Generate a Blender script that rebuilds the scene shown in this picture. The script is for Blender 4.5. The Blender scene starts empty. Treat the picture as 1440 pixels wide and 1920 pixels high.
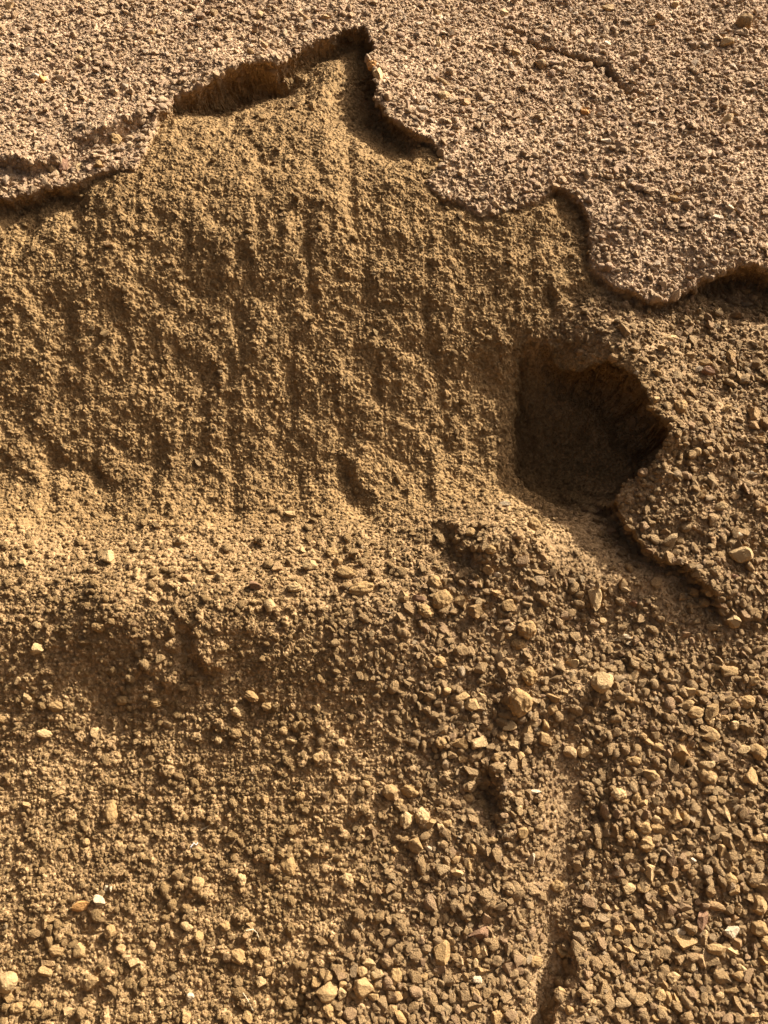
import bpy, math, random
import numpy as np

# ------------------------------------------------------------------ camera, light, exposure
random.seed(7)
rng = np.random.default_rng(11)
scene = bpy.context.scene
col = scene.collection

ALPHA = math.radians(45)                    # mean slope of the bank
PITCH = math.radians(25)                    # the camera looks down by this much
VFOV = math.radians(65)
FPX = 960.0 / math.tan(VFOV / 2)            # focal length in photo pixels (1440 x 1920)
DIST = 1.97                                 # camera to mean slope, metres
X = np.array([1.0, 0, 0])
T = np.array([0, math.cos(ALPHA), math.sin(ALPHA)])      # up the slope
N = np.array([0, -math.sin(ALPHA), math.cos(ALPHA)])     # out of the slope
O = np.array([0, 0, 0.354])
CAM = O + DIST * N

cd = bpy.data.cameras.new('camera')
cam = bpy.data.objects.new('camera', cd)
col.objects.link(cam)
cam.location = CAM
cam.rotation_euler = (math.pi / 2 - PITCH, 0, 0)
cd.sensor_fit = 'VERTICAL'
cd.sensor_height = 36
cd.sensor_width = 27
cd.angle = VFOV
cd.clip_start = 0.05
cd.clip_end = 200
scene.camera = cam

SUN = np.array([0.62, 0.27, 0.74])         # direction towards the sun
SUN = SUN / np.linalg.norm(SUN)
sun_el = math.asin(SUN[2])
sun_az = math.atan2(SUN[0], SUN[1])         # clockwise from +Y
world = bpy.data.worlds.new("World")
scene.world = world
world.use_nodes = True
wn = world.node_tree
bg = wn.nodes['Background']
sky = wn.nodes.new('ShaderNodeTexSky')
sky.sky_type = 'NISHITA'
sky.sun_disc = False
sky.sun_elevation = sun_el
sky.sun_rotation = sun_az
sky.air_density = 0.12                      # a dry, dusty, hazy sky: pale rather than deep blue
sky.dust_density = 7.0
sky.ozone_density = 0.0
wn.links.new(sky.outputs[0], bg.inputs[0])
bg.inputs[1].default_value = 0.085
sl = bpy.data.lights.new('sun', 'SUN')
sl.energy = 5.0
sl.angle = math.radians(0.5)
sl.color = (1.0, 0.96, 0.90)
so = bpy.data.objects.new('sun', sl)
col.objects.link(so)
from mathutils import Vector, Matrix
so.rotation_euler = Vector(SUN).to_track_quat('Z', 'Y').to_euler()
vs = scene.view_settings
vs.view_transform = 'Standard'
vs.look = 'None'
vs.gamma = 1
vs.exposure = 1.3
vs.use_curve_mapping = False


# ------------------------------------------------------------------ authoring helpers
def st(px, py, h=0.0):
    """A photo pixel seen on the plane h metres above the mean slope -> (across, up the slope)."""
    px = np.asarray(px, float); py = np.asarray(py, float)
    a = (math.pi / 4 - PITCH) - np.arctan((py - 960) / FPX)     # angle of the ray off the slope's normal
    t = (DIST - h) * np.tan(a)
    along = (DIST - h) / np.cos(a) * np.cos(np.arctan((py - 960) / FPX))
    return (px - 720) / FPX * along, t


def project(P):
    d = P - CAM
    f = np.array([0, math.cos(PITCH), -math.sin(PITCH)])
    u = np.array([0, math.sin(PITCH), math.cos(PITCH)])
    z = d @ f
    return 720 + FPX * (d @ X) / z, 960 - FPX * (d @ u) / z, z


def hsh(ix, iy, seed):
    with np.errstate(over='ignore'):
        x = ix.astype(np.int64).astype(np.uint32) * np.uint32(0x9E3779B1)
        y = iy.astype(np.int64).astype(np.uint32) * np.uint32(0x85EBCA77)
        v = x ^ (y + np.uint32((seed * 0xC2B2AE3D) & 0xFFFFFFFF))
        v ^= v >> np.uint32(15); v = v * np.uint32(0x2C1B3C6D)
        v ^= v >> np.uint32(12); v = v * np.uint32(0x297A2D39)
        v ^= v >> np.uint32(15)
    return v.astype(np.float32) / np.float32(4294967296.0)


def gnoise(x, y, seed):
    ix = np.floor(x); iy = np.floor(y)
    fx = (x - ix).astype(np.float32); fy = (y - iy).astype(np.float32)
    def g(dx, dy):
        a = hsh(ix + dx, iy + dy, seed) * np.float32(2 * math.pi)
        return np.cos(a) * (fx - dx) + np.sin(a) * (fy - dy)
    u = fx * fx * fx * (fx * (fx * 6 - 15) + 10)
    v = fy * fy * fy * (fy * (fy * 6 - 15) + 10)
    a = g(0, 0); b = g(1, 0); c = g(0, 1); d = g(1, 1)
    return ((a + (b - a) * u) * (1 - v) + (c + (d - c) * u) * v) * 1.4


def fbm(x, y, seed, octs, gain=0.5):
    r = 0; a = 1.0; n = 0
    for o in range(octs):
        r = r + a * gnoise(x * 2 ** o + 17.3 * o, y * 2 ** o - 9.1 * o, seed + o)
        n += a; a *= gain
    return r / n


def bumps(x, y, cell, seed, prob, r0, r1):
    """Half-buried lumps: height (metres) of random stretched domes, one per cell of the given size."""
    x = x / cell; y = y / cell
    ix = np.floor(x); iy = np.floor(y)
    out = np.zeros(x.shape, np.float32)
    for dx in (-1, 0, 1):
        for dy in (-1, 0, 1):
            cx = ix + dx; cy = iy + dy
            k = hsh(cx, cy, seed)
            r = r0 + (r1 - r0) * hsh(cx, cy, seed + 1) ** 2
            px = x - (cx + 0.2 + 0.6 * hsh(cx, cy, seed + 2))
            py = y - (cy + 0.2 + 0.6 * hsh(cx, cy, seed + 3))
            an = hsh(cx, cy, seed + 4) * 6.283
            e = 0.65 + 0.6 * hsh(cx, cy, seed + 5)
            ca = np.cos(an); sa = np.sin(an)
            qx = (px * ca + py * sa) / e; qy = (-px * sa + py * ca) * e
            d2 = qx * qx + qy * qy
            b = np.sqrt(np.maximum(r * r - d2, 0)) * (0.55 + 0.4 * hsh(cx, cy, seed + 6))
            out = np.maximum(out, np.where(k < prob, b, 0))
    return out * cell


def smooth(x, a, b):
    x = np.clip((x - a) / (b - a), 0, 1)
    return x * x * (3 - 2 * x)


# ------------------------------------------------------------------ the bank: grid over the slope
def spread(lo, hi, step, far, n, ratio):
    mid = np.arange(lo, hi + step, step)
    g = step * ratio ** np.arange(1, n + 1)
    low = lo - np.cumsum(g); high = mid[-1] + np.cumsum(g)
    return np.concatenate([low[low > far[0]][::-1], mid, high[high < far[1]]])

STEP = 1.85
US = spread(-60, 1500, STEP, (-3600, 5000), 60, 1.13)
VS = spread(-70, 1985, STEP, (-1150, 3100), 60, 1.13)
a_ = (math.pi / 4 - PITCH) - np.arctan((VS - 960) / FPX)
tt = DIST * np.tan(a_)
kk = DIST / np.cos(a_) * np.cos(np.arctan((VS - 960) / FPX)) / FPX
S = ((US - 720)[None, :] * kk[:, None]).astype(np.float64)
Tt = np.repeat(tt[:, None], len(US), 1)
jit = rng.uniform(-0.38, 0.38, (2,) + S.shape)                          # no two cells alike, so that the mesh itself shows no weave
S = S + jit[0] * np.gradient(S, axis=1)
Tt = Tt + jit[1] * np.gradient(Tt, axis=0)

CTRL = []
for x_, prof in (
        (-150, [(1920, -.07), (1600, -.06), (1330, -.045), (1235, -.005), (1125, .045), (1060, .008), (1000, -.05), (800, -.025), (600, .045), (400, .115), (200, .06), (0, -.06), (-200, -.22)]),
        (200, [(1920, -.065), (1600, -.055), (1335, -.04), (1240, .0), (1130, .050), (1060, .008), (995, -.055), (800, -.03), (600, .042), (400, .115), (200, .065), (0, -.055), (-200, -.22)]),
        (450, [(1920, -.06), (1600, -.05), (1340, -.035), (1240, .0), (1140, .045), (1068, .006), (990, -.055), (800, -.035), (600, .038), (420, .105), (200, .075), (0, -.05), (-200, -.22)]),
        (700, [(1920, -.05), (1600, -.04), (1340, -.02), (1160, .030), (1070, .01), (965, -.06), (800, -.04), (600, .035), (420, .095), (200, .085), (0, -.045), (-200, -.22)]),
        (950, [(1920, -.04), (1600, -.03), (1320, -.01), (1150, .01), (1010, .02), (930, -.05), (800, -.05), (650, .015), (450, .08), (200, .045), (0, -.06)]),
        (1180, [(1920, -.03), (1600, -.025), (1320, -.01), (1150, -.01), (620, .06), (450, .085), (200, .045), (0, -.06), (-200, -.22)]),
        (1360, [(1920, -.02), (1600, -.01), (1300, .0), (1100, .02), (900, .04), (700, .05), (600, .055), (450, .085), (200, .04), (0, -.065)]),
        (1580, [(1920, -.02), (1300, .0), (900, .04), (600, .055), (200, .04), (-200, -.22)])):
    CTRL += [(x_, y_, h_) for y_, h_ in prof]
c = np.array(CTRL, float)
cs, ct = st(c[:, 0], c[:, 1], c[:, 2])

def tps(r2):
    return np.where(r2 > 0, r2 * np.log(np.maximum(r2, 1e-12)), 0)
n_ = len(c)
A = np.zeros((n_ + 3, n_ + 3))
A[:n_, :n_] = tps((cs[:, None] - cs) ** 2 + (ct[:, None] - ct) ** 2) + np.eye(n_) * 1e-3
A[:n_, n_] = 1; A[:n_, n_ + 1] = cs; A[:n_, n_ + 2] = ct
A[n_:, :n_] = A[:n_, n_:].T
w_ = np.linalg.solve(A, np.concatenate([c[:, 2], np.zeros(3)]))
gs = np.linspace(-2.6, 2.6, 131); gt = np.linspace(-0.9, 3.4, 109)
GS, GT = np.meshgrid(gs, gt)
GH = w_[n_] + w_[n_ + 1] * GS + w_[n_ + 2] * GT
for i in range(n_):
    GH += w_[i] * tps((GS - cs[i]) ** 2 + (GT - ct[i]) ** 2)
GH = np.clip(GH, -.3, .2)

def bil(F, fi, fj):
    i = np.clip(np.floor(fi).astype(int), 0, F.shape[0] - 2); j = np.clip(np.floor(fj).astype(int), 0, F.shape[1] - 2)
    a = np.clip(fi - i, 0, 1); b = np.clip(fj - j, 0, 1)
    if F.ndim == 3:
        a = a[..., None]; b = b[..., None]
    return (F[i, j] * (1 - b) + F[i, j + 1] * b) * (1 - a) + (F[i + 1, j] * (1 - b) + F[i + 1, j + 1] * b) * a

H = bil(GH, (Tt - gt[0]) / (gt[1] - gt[0]), (S - gs[0]) / (gs[1] - gs[0]))

def on_bank(px, py):
    """Where the ray of a photo pixel meets the smooth shape of the bank."""
    h = 0.0
    for _ in range(12):
        s, t = st(px, py, h)
        h = 0.5 * h + 0.5 * bil(GH, (t - gt[0]) / (gt[1] - gt[0]), (s - gs[0]) / (gs[1] - gs[0]))
    return s, t

# big soft unevenness, and jitter that makes every scarp line ragged
H += 0.014 * fbm(S * 2.6, Tt * 2.2, 3, 3)
jag = 0.024 * fbm(S * 8, Tt * 8, 21, 2, 0.6) + 0.004 * fbm(S * 26, Tt * 26, 25, 3, 0.6)


def near(line, h):
    """Signed distance (positive on the left of the walking direction) and the value of the nearest line point."""
    L = np.array(line, float)
    ls, lt = on_bank(L[:, 0], L[:, 1])
    best = np.full(S.shape, 9.0); val = np.zeros(S.shape); sg = np.ones(S.shape); wsum = np.zeros(S.shape); end = np.ones(S.shape)
    sx, sy = np.diff(ls), np.diff(lt); ln_ = np.hypot(sx, sy)
    nx, ny = -sy / ln_, sx / ln_                               # left-hand normals, and their means at the corners
    px_ = np.concatenate([nx[:1], nx[:-1] + nx[1:], nx[-1:]]); py_ = np.concatenate([ny[:1], ny[:-1] + ny[1:], ny[-1:]])
    for i in range(len(L) - 1):
        ax, ay, bx, by = ls[i], lt[i], ls[i + 1], lt[i + 1]
        dx, dy = bx - ax, by - ay
        k = np.clip(((S - ax) * dx + (Tt - ay) * dy) / (dx * dx + dy * dy), 0, 1)
        qx = S - ax - k * dx; qy = Tt - ay - k * dy
        d = np.hypot(qx, qy)
        m = d < best
        best = np.where(m, d, best)
        if i in (0, len(L) - 2):                               # fades out past either end of the line
            raw = ((S - ax) * dx + (Tt - ay) * dy) / math.sqrt(dx * dx + dy * dy)
            over = np.maximum(-raw, 0) if i == 0 else np.maximum(raw - math.hypot(dx, dy), 0)
            end = np.where(m, np.exp(-(over / 0.03) ** 2), end)
        else:
            end = np.where(m, 1.0, end)
        w = 1 / (d * d + 1e-5) ** 2
        val += w * (L[i, 2] + k * (L[i + 1, 2] - L[i, 2])); wsum += w
        ex = np.where(k <= 0, px_[i], np.where(k >= 1, px_[i + 1], nx[i])); ey = np.where(k <= 0, py_[i], np.where(k >= 1, py_[i + 1], ny[i]))
        sg = np.where(m, np.where(ex * qx + ey * qy >= 0, 1.0, -1.0), sg)
    return best * sg, val / wsum * end


CAVE = np.zeros(S.shape)

def scarp(line, h, high, Lh, Ll, share, w, jg=1.0, under=0.0):
    """A ragged step; high = +1 when the upper side lies left of the walking direction."""
    d, v = near(line, h)
    d = d * high + jag * jg
    up = share * v * np.exp(-(d / Lh) ** 2)
    dn = -(1 - share) * v * np.exp(-(d / Ll) ** 2)
    w = w * (1.2 + 1.6 * np.clip(fbm(S * 12, Tt * 12, 29, 2) + 0.2, 0, 1))
    k = smooth(d, -w, w)
    if under:                                                  # the wall is hollowed out below its lip
        np.add(CAVE, under * v * np.sin(np.pi * np.clip((d + w) / (2 * w), 0, 1)), out=CAVE)
    return dn + (up - dn) * k, d

RIM = [(-250, 420, 0.021), (-60, 385, 0.025), (0, 374, 0.027), (60, 366, 0.031), (120, 353, 0.027), (180, 332, 0.017), (250, 316, 0.011), (300, 250, 0.011), (335, 188, 0.021), (400, 165, 0.056), (460, 140, 0.069), (520, 128, 0.063), (560, 105, 0.020), (600, 82, 0.025), (650, 62, 0.022), (684, 48, 0.021), (693, 92, 0.041), (692, 140, 0.054), (702, 190, 0.054), (722, 226, 0.041), (760, 255, 0.032), (802, 268, 0.021), (825, 300, 0.003), (800, 340, 0.002), (830, 372, 0.005), (900, 403, 0.007), (960, 398, 0.006), (1010, 388, 0.007), (1045, 358, 0.013), (1080, 385, 0.019), (1096, 440, 0.011), (1112, 500, 0.008), (1150, 553, 0.013), (1200, 572, 0.019), (1270, 562, 0.021), (1310, 545, 0.025), (1345, 518, 0.053), (1400, 514, 0.053), (1450, 525, 0.053), (1600, 540, 0.032)]
a, dr = scarp(RIM, 0.10, +1, 0.22, 0.30, 0.35, 0.007, 1.35, 0.7); H += a
GROOVE = [0.022, 0.022, 0.022, 0.022, 0.022, 0.000, 0.000, 0.000, 0.030, 0.060, 0.060, 0.060, 0.045, 0.045, 0.045, 0.050, 0.050, 0.050, 0.050, 0.030, 0.030, 0.000, 0.000, 0.000, 0.000, 0.000, 0.000, 0.000, 0.012, 0.012, 0.012, 0.000, 0.012, 0.012, 0.012, 0.012, 0.035, 0.035, 0.035, 0.035]      # how far the ground drops away right under the rim
a, _ = scarp([(p[0], p[1], q) for p, q in zip(RIM, GROOVE)], 0.10, +1, 0.2, 0.10, 0.0, 0.007, 1.35, 0.35); H += a
a, _ = scarp([(-40, 300, .02), (0, 305, .03), (60, 322, .035), (110, 303, .04), (150, 272, .02), (190, 258, .045), (235, 240, .05), (270, 228, .04), (295, 215, 0)], 0.12, +1, 0.10, 0.07, 0.5, 0.008); H += a
a, dc = scarp([(905, 35, 0), (960, 52, .014), (1010, 86, .006), (1060, 99, .010), (1100, 110, .012), (1135, 127, .014), (1160, 157, .015), (1178, 172, .012), (1218, 176, 0)], 0.12, +1, 0.05, 0.04, 0.5, 0.004, 0.5); H += a
H -= 0.045 * np.exp(-(dc / 0.0075) ** 2) * (np.abs(dc) < 0.05) * smooth(near([(905, 35, 0), (1010, 86, .6), (1100, 110, 1), (1178, 172, 1), (1225, 178, 0)], 0.12)[1], 0, 1)
MOUND = [(1015, 625, 0), (1048, 690, .06), (1085, 700, .12), (1135, 695, .16), (1168, 725, .20), (1180, 785, .23), (1215, 840, .25), (1198, 880, .18), (1158, 912, .11), (1130, 940, .05), (1135, 985, 0)]
TAIL = [(1112, 925, 0), (1136, 955, .058), (1154, 990, .068), (1186, 1026, .058), (1218, 1046, .040), (1264, 1060, .042), (1292, 1094, .052), (1322, 1122, .046), (1342, 1148, .02), (1360, 1175, 0)]
a, dm = scarp(MOUND, 0.05, +1, 0.16, 0.17, 0.40, 0.009, 1.8, 0.36); H += a


def dimple(px, py, h, ax, ay, amp):
    s0, t0 = on_bank(px, py)
    return amp * np.exp(-((S - s0) / ax) ** 2 - ((Tt - t0) / ay) ** 2)

a, _ = scarp(TAIL, 0.02, +1, 0.14, 0.05, 0.65, 0.006, 1.0, 0.5); H += a
H += dimple(1075, 840, -.12, .12, .14, -.09)
a, _ = scarp([(1000, 630, 0), (982, 670, .06), (976, 740, .11), (974, 820, .14), (974, 880, .13), (1000, 908, .09), (1060, 932, .06), (1110, 955, 0)], -.06, -1, 0.10, 0.16, 0.0, 0.008, 0.9); H += a
H += dimple(1180, 1085, 0, .12, .07, .022)
H += dimple(925, 1000, .02, .11, .08, .030)
H += dimple(905, 1490, 0, .04, .04, -.022)
H += dimple(1100, 1300, 0, .10, .05, .02)
for ln, lh, ll in [
        ([(838, 975, 0), (846, 990, .04), (848, 1030, .045), (856, 1055, 0)], .05, .06),
        ([(905, 1000, 0), (898, 1015, .025), (888, 1050, .03), (900, 1075, 0)], .05, .05),
        ([(352, 1165, 0), (356, 1190, .03), (368, 1225, .035), (385, 1255, .035), (410, 1268, .02), (420, 1270, 0)], .06, .06),
        ([(925, 1425, 0), (938, 1450, .04), (938, 1500, .05), (930, 1545, .02), (930, 1580, 0)], .05, .08),
        ([(1082, 1762, 0), (1066, 1785, .05), (1058, 1830, .06), (1052, 1860, .06), (1040, 1900, .07), (1035, 1990, .06), (1030, 2100, 0)], .09, .06),
        ([(950, 1275, 0), (945, 1300, .03), (950, 1340, .03), (960, 1360, 0)], .05, .05),
        ([(1180, 1440, 0), (1145, 1480, .03), (1140, 1530, .025), (1140, 1570, 0)], .07, .05),
        ([(585, 1835, 0), (580, 1870, .03), (568, 1920, .03), (560, 1980, 0)], .05, .05),
        ([(452, 430, 0), (468, 470, .018), (474, 520, .018), (480, 545, 0)], .05, .05),
        ([(640, 850, 0), (650, 885, .025), (668, 915, .02), (690, 935, 0)], .05, .06),
        ([(90, 840, 0), (130, 860, .02), (190, 890, .025), (230, 915, 0)], .05, .06),
        ([(920, 600, 0), (925, 640, .02), (928, 690, .02), (925, 720, 0)], .04, .05),
        ([(790, 830, 0), (800, 880, .02), (810, 925, .02), (812, 945, 0)], .05, .05),
        ([(1030, 510, 0), (1036, 545, .025), (1040, 580, .02), (1050, 600, 0)], .05, .05),
        ([(740, 1700, 0), (900, 1715, .02), (1000, 1700, 0)], .06, .06)]:
    a, _ = scarp([(p[0], p[1], p[2] * 0.8) for p in ln], 0.0, +1, lh, ll, 0.5, 0.010, 1.2); H += a
# sandy gully running down to the slot
dg, vg = near([(1180, 1060, .5), (1130, 1200, .3), (1075, 1350, .4), (1060, 1480, 1), (1040, 1640, 1), (1035, 1780, 1), (1020, 2000, 1)], 0)
gully = np.exp(-(dg / 0.045) ** 2) * vg
H -= 0.012 * gully

# ------------------------------------------------------------------ where each kind of ground lies (0..1 masks over the slope)
def poly_mask(pts, h, soft):
    P = np.array(pts, float)
    ps, pt = on_bank(P[:, 0], P[:, 1])
    inside = np.zeros(S.shape, bool)
    n = len(P)
    for i in range(n):
        x0, y0, x1, y1 = ps[i], pt[i], ps[(i + 1) % n], pt[(i + 1) % n]
        cond = ((y0 > Tt) != (y1 > Tt)) & (S < (x1 - x0) * (Tt - y0) / (y1 - y0 + 1e-12) + x0)
        inside ^= cond
    d, _ = near([(p[0], p[1], 0) for p in pts] + [(pts[0][0], pts[0][1], 0)], h)
    d = np.abs(d) * np.where(inside, 1, -1) + jag
    return smooth(d, -soft, soft)

crust = smooth(dr, -0.004, 0.012)                                        # old weathered gravel above the rim
face = (1 - crust) * poly_mask([(-900, 300), (300, 150), (700, 20), (850, 250), (1060, 340), (1130, 520), (1000, 640), (1210, 700), (1240, 860), (1100, 930), (860, 945), (700, 985), (400, 990), (150, 1000), (-900, 1010)], 0.04, 0.05)
fan = poly_mask([(1105, 960), (1150, 1010), (1250, 1080), (1330, 1150), (1420, 1185), (1300, 1190), (1180, 1130), (1060, 1060), (1010, 1020)], 0, 0.03)
patch = poly_mask([(420, 960), (600, 940), (760, 975), (800, 1010), (640, 1020), (480, 1010)], -0.02, 0.04)
fine = np.clip(np.maximum(np.maximum(fan * 0.9, patch * 0.2), 0.9 * smooth(gully, 0.2, 0.7)), 0, 1)
coarse = (1 - crust) * (1 - face) * poly_mask([(1040, 560), (1700, 540), (1700, 2300), (560, 2300), (640, 1800), (760, 1500), (700, 1300), (640, 1150), (760, 1080), (900, 1000), (1100, 1060)], 0.0, 0.16)
scree = (1 - fine) * np.maximum(poly_mask([(1120, 1190), (1300, 1210), (1700, 1150), (1700, 2300), (1090, 2300), (1075, 1750), (1130, 1560), (1150, 1400)], 0, 0.05),
                             np.maximum(poly_mask([(800, 1270), (1000, 1290), (1040, 1400), (960, 1470), (820, 1440), (780, 1360)], 0, 0.05), poly_mask([(540, 1800), (700, 1740), (800, 1660), (960, 1640), (1000, 1780), (980, 2300), (480, 2300)], 0, 0.06)))
cloddy = np.clip(1 - crust - face - coarse, 0, 1)

# runnels worn down the steep face
run = fbm(S * 11 + 0.8 * Tt, Tt * 2.2, 31, 3, 0.55)
H += face * (0.005 * run + 0.015 * fbm(S * 10 + 3, Tt * 7, 33, 3, 0.6) - 0.016 * np.maximum(0, gnoise(S * 15 + 1.2 * Tt + 0.5 * run, Tt * 5, 37) - 0.1) ** 1.3)
diag = fbm((S * 0.55 + Tt * 0.84) * 16, (S * 0.84 - Tt * 0.55) * 5, 41, 3, 0.6)
H += (0.0060 * face + 0.003 * crust) * diag + 0.0018 * face * fbm(S * 42 + 2 * Tt, Tt * 7, 47, 3, 0.6)
H += 0.012 * crust * fbm(S * 4.5, Tt * 4.5, 57, 3, 0.6)
H += (0.012 * cloddy + 0.007 * coarse + 0.006 * crust) * fbm(S * 8, Tt * 8, 51, 3, 0.55)
# lumps and half buried stones of three sizes, then grain
calm = 1 - 0.85 * fine
q = fbm(S * 3.1, Tt * 3.1, 61, 2)
H += calm * (cloddy * 0.75 + coarse * 0.45 + face * 0.28 + crust * 0.2) * bumps(S, Tt, 0.042, 71, 0.55, 0.18, 0.50) * (0.8 + 0.6 * q)
H += calm * (cloddy * 0.70 + coarse * 0.5 + face * 0.45 + crust * 0.45) * bumps(S, Tt, 0.021, 83, 0.8, 0.2, 0.52)
H += (0.3 + 0.7 * calm) * (cloddy * 0.9 + coarse * 0.6 + face * 0.8 + crust * 0.8) * bumps(S, Tt, 0.0105, 97, 0.9, 0.25, 0.55)
H += (0.0038 * (cloddy + face * 1.1) + 0.003 * coarse + 0.003 * crust) * fbm(S * 45, Tt * 45, 101, 4, 0.75)

# beyond the frame: flat yard at the foot, rounded crest above
H += 0.05 * np.logaddexp(0, (-0.52 - Tt) / 0.05)
H -= 0.3 * np.logaddexp(0, (Tt - 4.0) / 0.3)

P = O + S[..., None] * X + Tt[..., None] * T + H[..., None] * N
nv, nu = S.shape
# steep broken walls get their own lumps, pushed out sideways
gx = np.gradient(P, axis=1); gy = np.gradient(P, axis=0)
W_ = np.cross(gx, -gy)
steep = np.linalg.norm(W_, axis=2) / (np.abs(np.gradient(Tt, axis=0) * np.gradient(S, axis=1)) + 1e-12)
def blur(F, k):
    for ax in (0, 1):
        cs_ = np.cumsum(F, axis=ax)
        n = F.shape[ax]
        hi = np.clip(np.arange(n) + k, 0, n - 1); lo = np.clip(np.arange(n) - k, 0, n - 1)
        F = (np.take(cs_, hi, ax) - np.take(cs_, lo, ax)) / np.maximum(hi - lo, 1).reshape([-1 if i == ax else 1 for i in range(F.ndim)])
    return F
W_ = blur(W_ / (np.linalg.norm(W_, axis=2, keepdims=True) + 1e-12), 5)
steep = smooth(blur(np.clip(steep, 1, 8), 4), 1.6, 3.0) * (np.abs(S) < 2.2)
q1 = Tt * 0.8 + S * 0.6; q2 = H + 0.3 * (S - Tt)
P += W_ * (steep * (0.022 * fbm(q1 * 16, q2 * 16, 141, 4, 0.65) + bumps(q1, q2, 0.030, 151, 0.7, 0.2, 0.52) * 0.8 + bumps(q1, q2, 0.014, 161, 0.9, 0.25, 0.55) * 0.8 - 0.004) - CAVE)[..., None]


def new_mesh(name, verts, faces):
    """faces: (n, k) int array"""
    me = bpy.data.meshes.new(name)
    k = faces.shape[1]
    me.vertices.add(len(verts)); me.vertices.foreach_set('co', np.ascontiguousarray(verts, np.float32).ravel())
    me.loops.add(faces.size); me.loops.foreach_set('vertex_index', np.ascontiguousarray(faces, np.int32).ravel())
    me.polygons.add(len(faces)); me.polygons.foreach_set('loop_start', np.arange(0, faces.size, k, dtype=np.int32))
    me.update(calc_edges=True)
    me.shade_flat()
    return me


def put(me, name, dom, typ, data):
    at = me.attributes.new(name, typ, dom)
    at.data.foreach_set('vector' if typ == 'FLOAT_VECTOR' else ('color' if typ == 'FLOAT_COLOR' else 'value'), np.ascontiguousarray(data).ravel())


# ------------------------------------------------------------------ materials
def nodes(name):
    m = bpy.data.materials.new(name); m.use_nodes = True
    nt = m.node_tree
    b = nt.nodes['Principled BSDF']
    b.inputs['Roughness'].default_value = 0.92
    b.inputs['Specular IOR Level'].default_value = 0.15
    return m, nt, b


def mk(nt, t, **kw):
    n = nt.nodes.new(t)
    for k, v in kw.items():
        if k.startswith('i_'):
            key = k[2:]
            n.inputs[int(key) if key.isdigit() else key].default_value = v
        else:
            setattr(n, k, v)
    return n


def ramp(nt, fac, stops):
    r = mk(nt, 'ShaderNodeValToRGB')
    e = r.color_ramp.elements
    while len(e) < len(stops):
        e.new(0.5)
    for q_, (p_, c_) in zip(e, stops):
        q_.position = p_; q_.color = (*c_, 1)
    nt.links.new(fac, r.inputs[0])
    return r.outputs[0]


def mix(nt, fac, a, b, mode='MIX'):
    m = mk(nt, 'ShaderNodeMix', data_type='RGBA', blend_type=mode)
    for s_, v in ((m.inputs[0], fac), (m.inputs[6], a), (m.inputs[7], b)):
        if isinstance(v, (float, int)):
            s_.default_value = v
        elif isinstance(v, tuple):
            s_.default_value = (*v, 1)
        else:
            nt.links.new(v, s_)
    return m.outputs[2]


SOIL_D = (0.180, 0.102, 0.038); SOIL = (0.285, 0.174, 0.068); SOIL_L = (0.41, 0.262, 0.122)
GRAV_D = (0.22, 0.135, 0.062); GRAV = (0.50, 0.335, 0.192); GRAV_L = (0.72, 0.535, 0.345)

def soil_material():
    m, nt, b = nodes('dry ochre soil')
    tc = mk(nt, 'ShaderNodeTexCoord')
    n1 = mk(nt, 'ShaderNodeTexNoise', i_Scale=160.0, i_Detail=4.0, i_Roughness=0.7)
    n2 = mk(nt, 'ShaderNodeTexNoise', i_Scale=7.0, i_Detail=3.0)
    v = mk(nt, 'ShaderNodeTexVoronoi', i_Scale=140.0)
    for n in (n1, n2, v):
        nt.links.new(tc.outputs['Object'], n.inputs['Vector'])
    soil = ramp(nt, n1.outputs[0], [(0.3, SOIL_D), (0.52, SOIL), (0.72, SOIL_L)])
    grav = ramp(nt, n1.outputs[0], [(0.3, GRAV_D), (0.5, GRAV), (0.7, GRAV_L)])
    at = mk(nt, 'ShaderNodeAttribute', attribute_name='weathered')
    c0 = mix(nt, at.outputs['Fac'], soil, grav)
    cell = mk(nt, 'ShaderNodeSeparateColor'); nt.links.new(v.outputs['Color'], cell.inputs[0])
    speck = ramp(nt, cell.outputs[0], [(0.0, (0.78, 0.76, 0.74)), (0.6, (1, 1, 1)), (1.0, (1.22, 1.22, 1.24))])
    c1 = mix(nt, 0.8, c0, speck, 'MULTIPLY')
    patchy = ramp(nt, n2.outputs[0], [(0.35, (0.88, 0.86, 0.84)), (0.65, (1.08, 1.08, 1.08))])
    c2 = mix(nt, 0.7, c1, patchy, 'MULTIPLY')
    nt.links.new(c2, b.inputs['Base Color'])
    bn = mk(nt, 'ShaderNodeTexNoise', i_Scale=420.0, i_Detail=3.0, i_Roughness=0.7)
    nt.links.new(tc.outputs['Object'], bn.inputs['Vector'])
    bp = mk(nt, 'ShaderNodeBump', i_Strength=0.5, i_Distance=0.003)
    nt.links.new(bn.outputs[0], bp.inputs['Height']); nt.links.new(bp.outputs[0], b.inputs['Normal'])
    return m


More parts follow.
